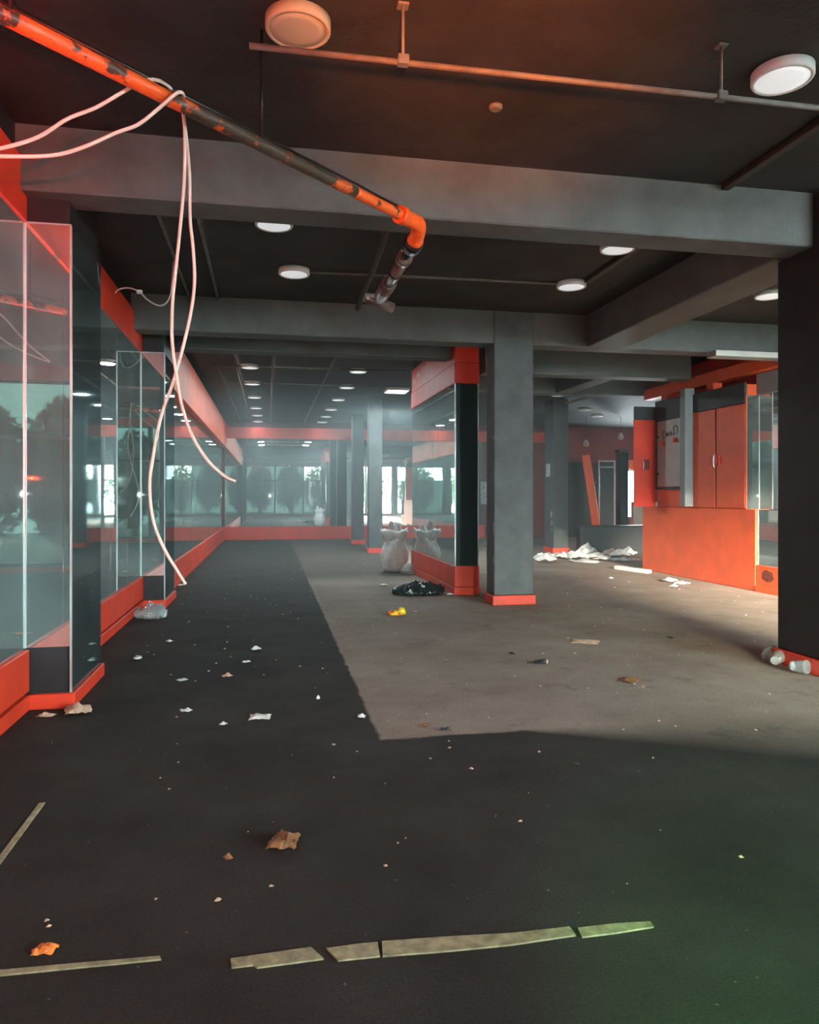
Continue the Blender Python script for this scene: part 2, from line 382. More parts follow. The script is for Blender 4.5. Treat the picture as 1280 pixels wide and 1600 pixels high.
hz = bpy.data.materials.new('dusty_haze'); hz.use_nodes = True; N = hz.node_tree.nodes; N.remove(N['Principled BSDF'])  # scattering volume added to imitate the bloom around the bright reflections
vs_ = N.new('ShaderNodeVolumeScatter'); vs_.inputs['Color'].default_value = (.82, .97, 1, 1); vs_.inputs['Density'].default_value = HAZE; vs_.inputs['Anisotropy'].default_value = .55
hz.node_tree.links.new(vs_.outputs[0], N['Material Output'].inputs['Volume'])
o = obj('dust_haze', box(-1.3, 9.0, .06, 7.4, YB - .06, 3.5), hz, kind='stuff'); o['label'] = 'thin dusty haze hanging in the far bay before the mirrors'; o['category'] = 'haze'

# ------------------------------------------------------------------ columns
def column(x0, y0, x1, y1, label, base=.13, pro=.025, top=SL, m='column'):
    t = thing('column', label, 'column', ((x0 + x1) / 2, (y0 + y1) / 2, 0), 'charcoal columns')
    obj('shaft', box(x0, y0, base, x1, y1, top, .012), M[m], t)
    obj('skirting', box(x0 - pro, y0 - pro, 0, x1 + pro, y1 + pro, base, .006), M['red'], t)
    return t
maincol = column(3.03, 9.68, 3.60, 10.04, 'broad charcoal column with a salmon red skirting beside the mirrored partition')
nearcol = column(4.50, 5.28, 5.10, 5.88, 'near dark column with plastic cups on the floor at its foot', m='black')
column(2.56, 19.1, 2.92, 19.45, 'slim grey column behind the white sacks')
column(2.54, 22.8, 2.90, 23.15, 'slim grey column closest to the far mirror, behind another slim one')
c4 = column(7.36, 18.3, 7.78, 18.95, 'grey column with a white paper notice, near the heap of papers')
tag(obj('paper_notice', box(7.345, 18.52, 2.02, 7.358, 18.78, 2.36), M['notice'], loc=(7.35, 18.65, 2.0)), 'small white paper notice taped to the grey column', 'notice')

# ------------------------------------------------------------------ mirrored partition with red end
pt = thing('mirror_partition', 'partition with red bands, side mirror and glossy black end beside the broad column', 'partition', (2.94, 12.5, 0))
obj('core', box(2.78, 10.80, 0, 3.10, 14.2, SL), M['black'], pt)
obj('end_panel', box(2.762, 10.775, .44, 3.118, 10.80, 3.21, .003), M['teal_mirror'], pt)
obj('upper_band', box(2.745, 10.755, 3.21, 3.135, 14.22, 3.52, .008), M['red'], pt)
obj('top_band', box(2.755, 10.765, 3.525, 3.125, 14.21, 3.97, .004), M['red'], pt)
obj('lower_band', box(2.745, 10.755, .125, 3.135, 14.22, .44, .008), M['red'], pt)
obj('skirting', box(2.735, 10.745, 0, 3.145, 14.23, .12, .006), M['red'], pt)
for i in range(3):
    a = 10.80 + 3.4 * i / 3
    obj('mirror_panel', box(2.764, a + .002, .44, 2.78, a + 3.4 / 3 - .002, 3.21, .003), M['mirror'], pt)
obj('edge_strip', box(2.752, 10.768, .44, 2.768, 10.784, 3.21), M['strip'], pt)
obj('edge_strip', box(3.112, 10.768, .44, 3.126, 10.784, 3.21), M['strip'], pt)

# ------------------------------------------------------------------ orange wall unit with electrical panel
X = 7.5
cab = thing('wall_cabinet', 'tall orange wall cabinet with grey electrical panel over an orange block', 'cabinet', (7.7, 12.1, 0))
obj('lower_block', box(X, 10.3, 0, 8.1, 13.86, 1.29, .012), M['orange'], cab)
obj('carcass', box(X + .03, 10.55, 1.29, 8.1, 13.32, 3.30, .006), M['orange'], cab)
obj('frieze', box(X - .012, 10.56, 3.0, X + .03, 12.02, 3.33, .005), M['frieze'], cab)
obj('frieze', box(X - .012, 12.28, 3.0, X + .03, 13.34, 3.36, .005), M['frieze'], cab)
d1 = obj('door', box(X - .005, 10.56, 1.30, X + .028, 11.32, 2.99, .006), M['orange'], cab)
d2 = obj('door', box(X - .005, 11.36, 1.30, X + .028, 12.02, 2.99, .006), M['orange'], cab)
obj('door_gap', box(X + .01, 11.322, 1.30, X + .03, 11.358, 2.99), M['slot'], cab)
h = obj('hasp', box(X - .03, 11.22, 2.03, X - .005, 11.48, 2.19, .006), M['red'], d1)
b = bmesh.new(); tube(b, smooth_path([(X - .05, 11.29, 2.20), (X - .075, 11.29, 2.17), (X - .075, 11.29, 2.02), (X - .05, 11.29, 1.99)], 4), .012, 8)
obj('handle', b, M['strip'], d1)
obj('post', box(X - .16, 12.03, 1.31, X + .03, 12.20, 3.44, .008), M['blue_grey'], cab)
pan = obj('electrical_panel', box(X - .02, 12.31, 1.66, X + .035, 13.24, 2.97, .008), M['grey_metal'], cab)
b = bmesh.new()
for (ya, za, yb, zb) in ((12.27, 1.62, 13.28, 1.68), (12.27, 2.95, 13.28, 3.0), (12.25, 1.62, 12.31, 3.0), (13.24, 1.62, 13.30, 3.0)):
    bx(b, X - .03, ya, za, X + .03, yb, zb, .004)
obj('panel_frame', b, M['frieze'], cab)
for zz in (2.62, 1.90): obj('hinge', box(X - .04, 13.18, zz, X - .018, 13.25, zz + .05, .004), M['fitting'], pan)
# handwriting in black marker on the grey panel, drawn as thin raised strokes
def scr(y, z): return (X - .022, y, z)
b = bmesh.new()
strokes = [[(13.02, 2.60), (13.02, 2.72), (12.98, 2.75), (12.93, 2.72), (12.93, 2.60)],
           [(12.91, 2.66), (12.87, 2.71), (12.85, 2.66), (12.89, 2.65), (12.83, 2.69)],
           [(12.81, 2.72), (12.80, 2.64)],
           [(12.76, 2.72), (12.70, 2.65)], [(12.70, 2.72), (12.76, 2.65)],
           [(12.67, 2.68), (12.63, 2.66), (12.62, 2.72), (12.65, 2.77), (12.60, 2.82), (12.53, 2.80), (12.50, 2.72), (12.55, 2.66)]]
for s in strokes: tube(b, smooth_path([scr(y, z) for y, z in s], 4), .008, 6)
obj('handwriting', b, M['ink'], pan)
for (y, z) in ((12.99, 2.50), (12.56, 2.55)):
    k = obj('knob', lathe(bmesh.new(), [(.03, 0), (.045, .02), (.045, .05), (.03, .07)], (0, 0, 0), 12), M['orange'], pan, loc=(0, 0, 0))
    k.rotation_euler = (0, -PI / 2, 0); k.location = Vector((X - .02, y, z)) - wloc(pan)
    obj('switch_tab', box(X - .10, y - .05, z - .03, X - .05, y - .02, z + .06, .004), M['white_frame'], k, loc=None) if False else None
od = obj('open_door', box(7.04, 13.34, 1.29, X, 13.37, 3.0, .006), M['red'], cab)
obj('door_frieze', box(7.05, 13.325, 3.0, X, 13.375, 3.26, .005), M['frieze'], od)
obj('hasp', box(7.24, 13.31, 2.02, 7.36, 13.34, 2.22, .006), M['maroon'], od)
b = bmesh.new(); tube(b, smooth_path([(7.22, 13.34, 2.20), (7.22, 13.30, 2.17), (7.22, 13.30, 2.05), (7.22, 13.34, 2.02)], 4), .011, 8)
obj('handle', b, M['strip'], od)
# orange tube with posts above it and the red wall behind
wr = thing('orange_rail', 'long orange box rail on short orange posts above the cabinet', 'rail', (7.75, 11.8, 3.3))
obj('rail', box(7.58, 9.3, 3.47, 7.78, 13.95, 3.68, .01), M['orange'], wr)
for y in (11.63, 13.15): obj('post', box(7.57, y - .1, 3.29, 7.75, y + .1, 3.475, .008), M['orange'], wr)
obj('window_lintel', box(13.1, YB - .02, 2.5, 14.3, YB + .03, 2.85, .006), M['orange'], wf)
wx = struct('wall_orange', box(8.1, 9.3, 0, 8.3, 13.86, SL), M['red'])
obj('mirror_backing', box(7.76, 9.3, 0, 8.1, 10.56, 3.5), M['black'], wx)
obj('mirror_panel', box(7.742, 10.22, 1.29, 7.76, 10.545, 3.12, .003), M['mirror'], wx)
obj('mirror_panel', box(7.742, 9.30, 1.29, 7.76, 10.216, 3.12, .003), M['mirror'], wx)
obj('counter_core', box(7.55, 9.3, 0, 7.76, 10.296, 1.285), M['black'], wx)
obj('low_mirror', box(7.532, 9.30, .42, 7.55, 10.285, 1.285, .003), M['mirror'], wx)
obj('edge_strip', box(7.522, 10.276, .42, 7.536, 10.296, 1.285), M['strip'], wx)
obj('mirror_panel', box(7.505, 10.538, 1.29, 7.742, 10.552, 3.12, .003), M['mirror'], wx)
obj('edge_strip', box(7.736, 10.530, 1.29, 7.75, 10.542, 3.12), M['strip'], wx)
obj('edge_strip', box(7.736, 10.212, 1.29, 7.75, 10.226, 3.12), M['strip'], wx)
obj('edge_strip', box(7.500, 10.530, 1.29, 7.512, 10.55, 3.12), M['orange'], wx)
obj('lower_band', box(7.505, 9.30, .10, 7.56, 10.296, .42, .006), M['orange'], wx)
obj('skirting', box(7.49, 9.30, 0, 7.56, 10.296, .10, .006), M['orange'], wx)
obj('top_panel', box(7.70, 9.3, 3.12, 7.76, 10.56, 3.46, .006), M['blue_grey'], wx)
tag(obj('cable_tray', box(6.25, 9.45, 3.50, 7.45, 9.68, 3.585, .006), M['grey_metal'], loc=(7.8, 9.56, 3.5)), 'pale grey metal cable tray running in front of the second beam', 'cable tray')

# ------------------------------------------------------------------ dark room at the back right
tag(obj('low_wall', bx(box(7.80, 17.6, 0, 10.6, 17.85, .70, .01), 7.79, 17.57, .70, 10.62, 17.88, .74, .008), M['black'], loc=(9.2, 17.7, 0)), 'low black wall behind the heap of white papers', 'wall')
bp_ = thing('black_pillar', 'glossy black pillar standing in the dark back room', 'pillar', (11.4, 22.2, 0))
obj('shaft', box(11.13, 22.0, .06, 11.42, 22.3, 2.92, .01), M['gloss_black'], bp_)
obj('cap', box(11.10, 21.97, 2.92, 11.45, 22.33, 3.0, .01), M['black'], bp_)
obj('foot', box(11.10, 21.97, 0, 11.45, 22.33, .06, .008), M['black'], bp_)
b = bmesh.new(); bx(b, -.15, -.03, 0, .15, .03, 2.95, .01)
pk = obj('leaning_plank', b, M['orange'], loc=(0, 0, 0)); pk.location = (11.25, 23.9, .01); pk.rotation_euler = (math.radians(-4), math.radians(-7), 0)
tag(pk, 'long orange plank leaning in the dark back room', 'plank')
fr = thing('metal_frame', 'thin grey metal frame standing behind the orange plank', 'frame', (11.7, 24.3, 0))
for (a, c, d, e) in ((11.45, 0, 11.5, 2.72), (12.05, 0, 12.1, 2.72)): obj('upright', box(a, 24.28, c, d, 24.33, e, .005), M['grey_metal'], fr)
for z in (2.72, 2.5): obj('crossbar', box(11.45, 24.28, z, 12.1, 24.33, z + .05, .005), M['grey_metal'], fr)
tag(obj('orange_block', box(11.55, 22.9, 0, 11.8, 23.15, 1.05, .02), M['orange'], loc=(11.7, 23, 0)), 'small orange upright block beside the glossy black pillar', 'block')
tag(obj('wall_slab', box(12.38, 23.5, 0, 13.6, 23.7, 1.3, .01), M['pale'], loc=(13.0, 23.6, 0)), 'pale low wall in daylight at the end of the back room', 'wall')
for k, (px, py) in enumerate(((916, 693), (970, 682))):
    p = at_y(px, py, 22.0)
    t = thing('hanging_lamp', ('small dim hanging lamp above the orange plank', 'small dim hanging lamp above the glossy black pillar')[k], 'lamp', (p.x, p.y, p.z), 'small lamps in the back room')
    b = bmesh.new(); tube(b, [(p.x, p.y, p.z + .1), (p.x, p.y, SL)], .008, 6); obj('cord', b, M['black'], t)
    obj('shade', lathe(bmesh.new(), [(.03, .12), (.08, .06), (.10, -.05), (.05, -.10)], p, 14), M['pale'], t)
p = at_y(757, 770, YB - .02)
tag(obj('poster', box(p.x - .14, YB - .02, 1.2, p.x + .14, YB - .004, 2.02), M['notice'], loc=(p.x, YB - .01, 1.2)), 'narrow grey printed poster on the far wall, seen beside the broad column', 'poster')

# ------------------------------------------------------------------ ceiling lights
def glow(parent, z, size, power):
    l = bpy.data.lights.new('lamp_light', 'AREA'); l.shape = 'DISK'; l.size = size; l.energy = power; l.color = (.80, .97, 1)
    o = bpy.data.objects.new('lamp_light', l); C.objects.link(o); o.parent = parent; o.location = (0, 0, z); return o
def make_light(x, y, label, unlit=False, r=.175):
    t = thing('ceiling_light', label, 'light', (x, y, SL - .062), 'round ceiling lights')
    obj('ring', lathe(bmesh.new(), [(r * .93, .062), (r, .058), (r, .008), (r * .97, 0), (r * .87, 0), (r * .86, .006)], (x, y, SL - .062), 32), M['beige_frame' if unlit else 'white_frame'], t)
    obj('diffuser', lathe(bmesh.new(), [(r * .86, .012), (r * .86, .004), (r * .6, -.001), (.01, -.002)], (x, y, SL - .062), 32), M['diffuser_off' if unlit else 'diffuser'], t)
    return t
proto = make_light(.15, 3.97, 'beige unlit round ceiling light nearest the camera, above the orange elbow pipe', True)
protoL = make_light(.27, 8.35, 'round ceiling light between the beams with a thin conduit leading right')
def relit(src, m):                   # a lamp of the same make with another diffuser
    c = copy_tree(src); d = [k for k in c.children if k.name.startswith('diffuser')][0]
    d.data = d.data.copy(); d.data.materials[0] = M[m]; return c
def light(x, y, label, src=None):
    if src == 'far': src = None; m = 'diffuser_far'
    elif src == 'off': src = None; m = 'diffuser_dim'
    else: m = None
    c = relit(protoL, m) if m else copy_tree(src or protoL)
    c.location = (x, y, SL - .062); c['label'] = label
    assert label not in LABELS, label; LABELS[label] = 1
    return c
light(3.02, 3.9, 'round ceiling light beside the hanging conduit rod, near the dark column')
light(.04, 6.88, 'round ceiling light half hidden behind the first beam, left of the brown pipe')
light(3.46, 6.9, 'round ceiling light half hidden behind the first beam, at the end of the dark trunking')
light(3.54, 8.24, 'round ceiling light by the far end of the dark trunking')
light(6.14, 8.17, 'round ceiling light between the dark column and the lengthwise beam')
ORD = ['first', 'second', 'third', 'fourth', 'fifth', 'sixth']
for i, d in enumerate((14.3, 16.4, 18.65, 20.9, 22.8, 24.7)):
    glow(light(-.38, d * 1.02, ORD[i] + ' round light in the ceiling row nearer the left mirrors, counted from the beam', 'far'), -.008, .29, 8 if i < 5 else 2)
for i, d in enumerate((14.7, 16.9, 19.1, 21.3, 23.2, 25.0)):
    glow(light(1.75, d * 1.0, ORD[i] + ' round light in the ceiling row nearer the slim columns, counted from the beam', 'far'), -.008, .29, 8 if i < 5 else 2)
light(7.05, 17.2, 'round ceiling light in front of the grey column with the notice')
light(9.0, 20.0, 'round ceiling light in the dark back room, nearer the red band', 'off')
light(10.1, 21.5, 'round ceiling light in the dark back room, above the orange plank', 'off')
light(4.9, 20.5, 'round ceiling light beyond the partition, nearer the far mirror')
light(4.6, 17.5, 'round ceiling light beyond the partition, closer to the white sacks')
sq = thing('square_light', 'square lit ceiling panel hanging beside the red band of the partition', 'light', (3.05, 17.2, 3.93))
obj('housing', box(2.70, 16.95, 3.985, 3.25, 17.5, 4.05, .006), M['white_frame'], sq)
obj('diffuser', box(2.73, 16.98, 3.972, 3.22, 17.47, 3.986, .003), M['panel_lit'], sq)
g_ = glow(sq, .03, .44, 60); g_.data.shape = 'SQUARE'; g_.location.x = -.075; g_.location.y = .02

# ------------------------------------------------------------------ conduits on the ceiling
def conduit(pts, r, label, m='conduit', name='conduit', clips=0):
    p0 = Vector(pts[0]); t = thing(name, label, 'conduit', p0)
    b = bmesh.new(); tube(b, pts, r, 8); obj('pipe_run', b, M[m], t)
    for k in range(clips):
        q = Vector(pts[0]).lerp(Vector(pts[-1]), (k + .5) / clips)
        obj('clip', box(q.x - .02, q.y - .02, q.z - r * 1.3, q.x + .02, q.y + .02, SL), M[m], t)
    return t
zc = SL - .022
conduit([(-.1, 3.75, 3.75), (6.5, 3.74, 3.765)], .016, 'pale conduit crossing the ceiling in front of the first beam', clips=0)
def hanger(x, label):
    rod = thing('hanging_rod', label, 'rod', (x, 3.745, 3.76), 'rods holding the crossing conduit')
    b = bmesh.new(); tube(b, [(x, 3.745, 3.76), (x, 3.745, SL)], .009, 8); obj('rod', b, M['conduit'], rod)
    obj('bracket', box(x - .03, 3.72, 3.735, x + .03, 3.77, 3.785, .004), M['conduit'], rod)
    obj('ceiling_plate', box(x - .03, 3.715, SL - .012, x + .03, 3.775, SL, .003), M['conduit'], rod)
hanger(2.51, 'thin vertical rod holding the crossing conduit, near the round light by the dark column')
hanger(.68, 'thin vertical rod holding the crossing conduit, closer to the beige unlit light')
def trunk(x, y0, y1, wd, label):
    t = obj('trunking', box(x - wd / 2, y0, SL - .045, x + wd / 2, y1, SL, .006), M['dark_conduit'], loc=(x, y0, SL - .04)); tag(t, label, 'trunking', 'dark trunking on the ceiling')
trunk(3.67, 1.0, 5.43, .07, 'dark brown trunking in front of the first beam, near the dark column')
trunk(3.68, 5.76, 8.1, .07, 'dark brown trunking between the first beam and the round light')
conduit([(.45, 8.35, zc), (3.4, 8.25, zc)], .014, 'thin grey conduit joining two round lights between the beams')
conduit([(5.5, 8.2, zc), (5.98, 8.18, zc)], .016, 'short pale conduit leading to the round light near the lengthwise beam')
conduit([(-.63, 5.76, zc), (-.65, 9.7, zc)], .020, 'brown conduit between the beams closer to the hanging cables', clips=0)
conduit([(-.98, 5.76, zc), (-1.0, 9.7, zc)], .018, 'brown conduit between the beams closer to the left wall')
conduit(smooth_path([(.45, 6.55, 3.93), (.85, 6.58, 3.93), (1.0, 6.62, 3.93), (1.06, 6.8, 3.93), (1.08, 8.0, 3.90), (1.09, 9.2, 3.86)], 5), .035, 'thick dark bent pipe between the beams, left of the sprinkler pipe', 'dark_conduit', 'bent_pipe')
conduit([(-.62, 11.3, zc), (-.62, 25.5, zc)], .022, 'long ceiling conduit of the far bay next to the left row of lights')
conduit([(-1.0, 14.6, zc), (-.95, 25.5, zc)], .02, 'long ceiling conduit of the far bay closest to the left mirrors')
conduit([(.06, 11.3, zc), (.06, 25.5, zc)], .022, 'long ceiling conduit down the middle of the far bay')
conduit([(1.17, 11.3, zc), (1.17, 25.5, zc)], .022, 'long ceiling conduit of the far bay next to the right row of lights')
conduit([(-1.1, 14.5, zc - .03), (2.7, 14.45, zc - .03)], .016, 'conduit crossing the far bay at the first pair of lights')
conduit([(-.9, 16.6, zc - .03), (2.7, 16.6, zc - .03)], .014, 'conduit crossing the far bay at the second pair of lights')
conduit([(7.62, 16.0, 3.93), (7.62, 21.0, 3.93)], .03, 'thick grey pipe along the ceiling over the grey column')
conduit([(7.75, 15.4, 3.95), (7.75, 21.0, 3.95)], .02, 'thin grey pipe along the ceiling beside the thicker one')
sd = thing('smoke_detector', 'small round detector on the ceiling in front of the first beam', 'detector', (1.45, 4.6, SL - .03))
obj('body', lathe(bmesh.new(), [(.045, .03), (.045, .012), (.03, 0)], (1.45, 4.6, SL - .03), 18), M['conduit'], sd)

# ------------------------------------------------------------------ sprinkler pipe with elbow
A, B = Vector((-1.30, 2.95, 3.42)), Vector((.985, 5.03, 3.42))
sp = thing('sprinkler_pipe', 'pipe with peeling orange paint, an orange elbow and a brown valve end', 'pipe', (0, 4, 3.4))
for (a, c, m_) in ((0, .36, 'pipe_flaking'), (.36, .80, 'pipe'), (.80, 1, 'pipe_flaking')):
    b = bmesh.new(); tube(b, [A.lerp(B, a + (c - a) * k / 14) for k in range(15)], .036, 14); obj('painted_pipe', b, M[m_], sp)
b = bmesh.new(); tube(b, [A + Vector((-.03, .03, .075)), B + Vector((-.06, 0, .075))], .012, 8); obj('thin_side_pipe', b, M['fitting'], sp)
d = (B - A).normalized()
el = smooth_path([B - d * .16, B - d * .04, B + Vector((.045, .045, -.005)), B + Vector((.055, .12, -.04)), B + Vector((.05, .20, -.07))], 6)
b = bmesh.new(); tube(b, el, [.055 if 3 < i < len(el) - 3 else .062 for i in range(len(el))], 16); obj('elbow', b, M['pipe_orange'], sp)
E = Vector(el[-1]); end = Vector((1.02, 7.0, 3.36))
def seg(t0, t1): return [E.lerp(end, t0), E.lerp(end, t1)]
def cylpart(name, t0, t1, r, m, n=14):
    b = bmesh.new(); tube(b, seg(t0, t1), r, n); return obj(name, b, M[m], sp)
cylpart('collar', -.01, .07, .072, 'fitting'); cylpart('neck', .05, .30, .036, 'fitting'); cylpart('flange', .20, .25, .062, 'pipe_brown')
cylpart('valve_body', .29, .62, .050, 'pipe_brown'); cylpart('valve_body', .60, .86, .066, 'pipe_brown')
cylpart('band', .43, .455, .058, 'fitting'); cylpart('band', .84, .93, .045, 'strip')
q = E.lerp(end, .97); b = bmesh.new(); tube(b, [q + Vector((-.13, -.03, .03)), q + Vector((.15, .03, -.05))], .05, 14); obj('tee', b, M['pipe_brown'], sp)
q = E.lerp(end, .86); b = bmesh.new(); tube(b, [q, q + Vector((-.13, .1, .03))], .022, 10); obj('lever', b, M['strip'], sp)
for tt in (.12, .55):
    q = A.lerp(B, tt); b = bmesh.new(); tube(b, [q + Vector((0, 0, .03)), (q.x, q.y, SL)], .008, 6); obj('hanger', b, M['fitting'], sp)

# ------------------------------------------------------------------ loose cables over the pipe
def px_path(lst, dist):
    out = []
    for i, (px, py) in enumerate(lst):
        d = dist[i] if isinstance(dist, (list, tuple)) else dist
        a, bb = ray(px); out.append(Vector((a * d, bb * d, EYE + (HZ - py) / FPX * d)))
    return out
def cable(pts, r, label, m='cable', n=8):
    b = bmesh.new(); tube(b, smooth_path(pts, n), r, 8)
    return tag(obj('cable', b, M[m], loc=pts[0]), label, 'cable', 'loose cables over the orange pipe')
D0 = 3.72
cable(px_path([(-60, 238), (0, 232), (60, 214), (105, 186), (150, 168), (190, 145), (222, 127), (248, 126), (268, 140), (276, 158)],
              [2.9, 3.05, 3.2, 3.3, 3.38, 3.42, 3.46, 3.5, 3.6, 3.72]), .0085, 'beige cable looping over the orange pipe, the higher of two loops')
cable(px_path([(-60, 240), (0, 244), (80, 243), (130, 230), (180, 208), (215, 195), (245, 172), (270, 150), (282, 144), (287, 152), (284, 172)],
              [2.9, 3.0, 3.15, 3.25, 3.35, 3.4, 3.45, 3.48, 3.5, 3.6, 3.7]), .0085, 'beige cable looping over the orange pipe, the lower of two loops')
cable(px_path([(285, 165), (289, 210), (288, 280), (283, 340), (276, 410), (270, 470), (269, 530), (275, 580), (284, 632), (300, 680), (325, 720), (350, 743), (368, 752)], D0 + .02),
      .0085, 'beige hanging cable curving towards the far wall with its end in the air')
cable(px_path([(284, 165), (290, 205), (296, 270), (297, 340), (302, 390), (304, 440), (298, 490), (284, 550), (268, 605), (252, 650), (240, 710), (234, 760), (240, 815), (258, 860), (276, 890), (290, 913)], D0 + .06),
      .0085, 'beige hanging cable whose end reaches lowest beside the left mirrors')
tw = thing('wall_wire', 'short loose wire from the red band of the left wall to the ceiling', 'wire', (-1.69, 8.7, 3.78))
pts = px_path([(180, 458), (186, 452), (202, 450), (218, 456), (230, 468), (246, 477), (258, 475), (266, 462), (269, 440), (271, 408)], [7.98, 7.97, 7.96, 7.95, 7.92, 7.9, 7.87, 7.85, 7.8, 7.8])
b = bmesh.new(); tube(b, smooth_path(pts, 5), .009, 6); obj('wire', b, M['wire'], tw)
for (px, py) in ((232, 448), (236, 457)):
    pass
q = pts[3]; obj('connector', box(q.x - .03, q.y - .02, q.z - .02, q.x + .03, q.y + .02, q.z + .02, .005), M['white_frame'], tw)

# ------------------------------------------------------------------ floor strips
ths = thing('threshold_strip', 'broken pale threshold strip crossing the dark floor closest to the camera', 'threshold', (0, 2.4, 0))
def strip_piece(pts, h=.006):
    b = bmesh.new(); lo = [b.verts.new(p) for p in pts]; hi = [b.verts.new(p + Vector((0, 0, h))) for p in pts]; n = len(pts)
    b.faces.new(hi); b.faces.new(lo[::-1])
    for k in range(n): b.faces.new((lo[k], lo[(k + 1) % n], hi[(k + 1) % n], hi[k]))
    obj('strip_piece', b, M['threshold'], ths)
for pp in ([(0, 1518), (120, 1507), (250, 1496), (252, 1501), (120, 1514), (0, 1526)],
           [(360, 1500), (430, 1490), (486, 1482), (506, 1500), (402, 1514), (396, 1510), (362, 1514)],
           [(510, 1484), (560, 1477), (590, 1474), (594, 1496), (528, 1503)],
           [(597, 1473), (690, 1466), (800, 1460), (890, 1450), (900, 1463), (800, 1478), (700, 1488), (598, 1496)],
           [(903, 1452), (960, 1445), (1016, 1442), (1022, 1450), (960, 1460), (910, 1466)]):
    strip_piece([at_z(*q, .0005) for q in pp])
fs = thing('floor_seam', 'thin pale metal seam strip in the floor beside the left wall', 'strip', (-1.08, 3.4, 0))
b = bmesh.new(); bx(b, -1.105, 2.5, 0, -1.075, 3.85, .006, .002); obj('strip', b, M['threshold'], fs)

# ------------------------------------------------------------------ litter
def crumple(px, py, wpx, hpx, label, m='paper', name='paper_scrap', cat='litter', group='litter on the floor', seed=0, n=6, lift=1.0, irr=.25):
    p = at_z(px, py); d = 1.5 * FPX / (py - HZ); W = wpx * d / FPX; H = max(hpx * d / FPX, .008)
    rr = random.Random(seed * 31 + int(px) * 7 + int(py)); b = bmesh.new(); g = {}
    ang = rr.uniform(0, PI)
    for i in range(n + 1):
        for j in range(n + 1):
            u, v = i / n - .5, j / n - .5
            k = max(abs(u), abs(v)) / max(math.hypot(u, v), 1e-6); e = 1 - irr + irr * k + rr.uniform(-irr, irr) * .5
            hh = (noise.noise(Vector((u * 4 + seed, v * 4, seed * 1.7 + px * .1))) * .5 + .5) * H * lift + rr.uniform(0, .12) * H
            edge = max(abs(u), abs(v)) * 2
            g[i, j] = b.verts.new((u * W * e, v * W * e * .8, max(.001, hh * (1.15 - edge * .75))))
    for i in range(n):
        for j in range(n): b.faces.new((g[i, j], g[i + 1, j], g[i + 1, j + 1], g[i, j + 1]))
    for f in b.faces: f.smooth = rr.random() < .4
    r = bmesh.ops.extrude_face_region(b, geom=b.faces[:])
    for v in [x for x in r['geom'] if isinstance(x, bmesh.types.BMVert)]: v.co.z += .0015
    bmesh.ops.rotate(b, verts=b.verts, cent=(0, 0, 0), matrix=Matrix.Rotation(ang, 3, 'Z'))
    o = obj(name, b, M[m], loc=(0, 0, 0)); o.location = p
    return tag(o, label, cat, group)
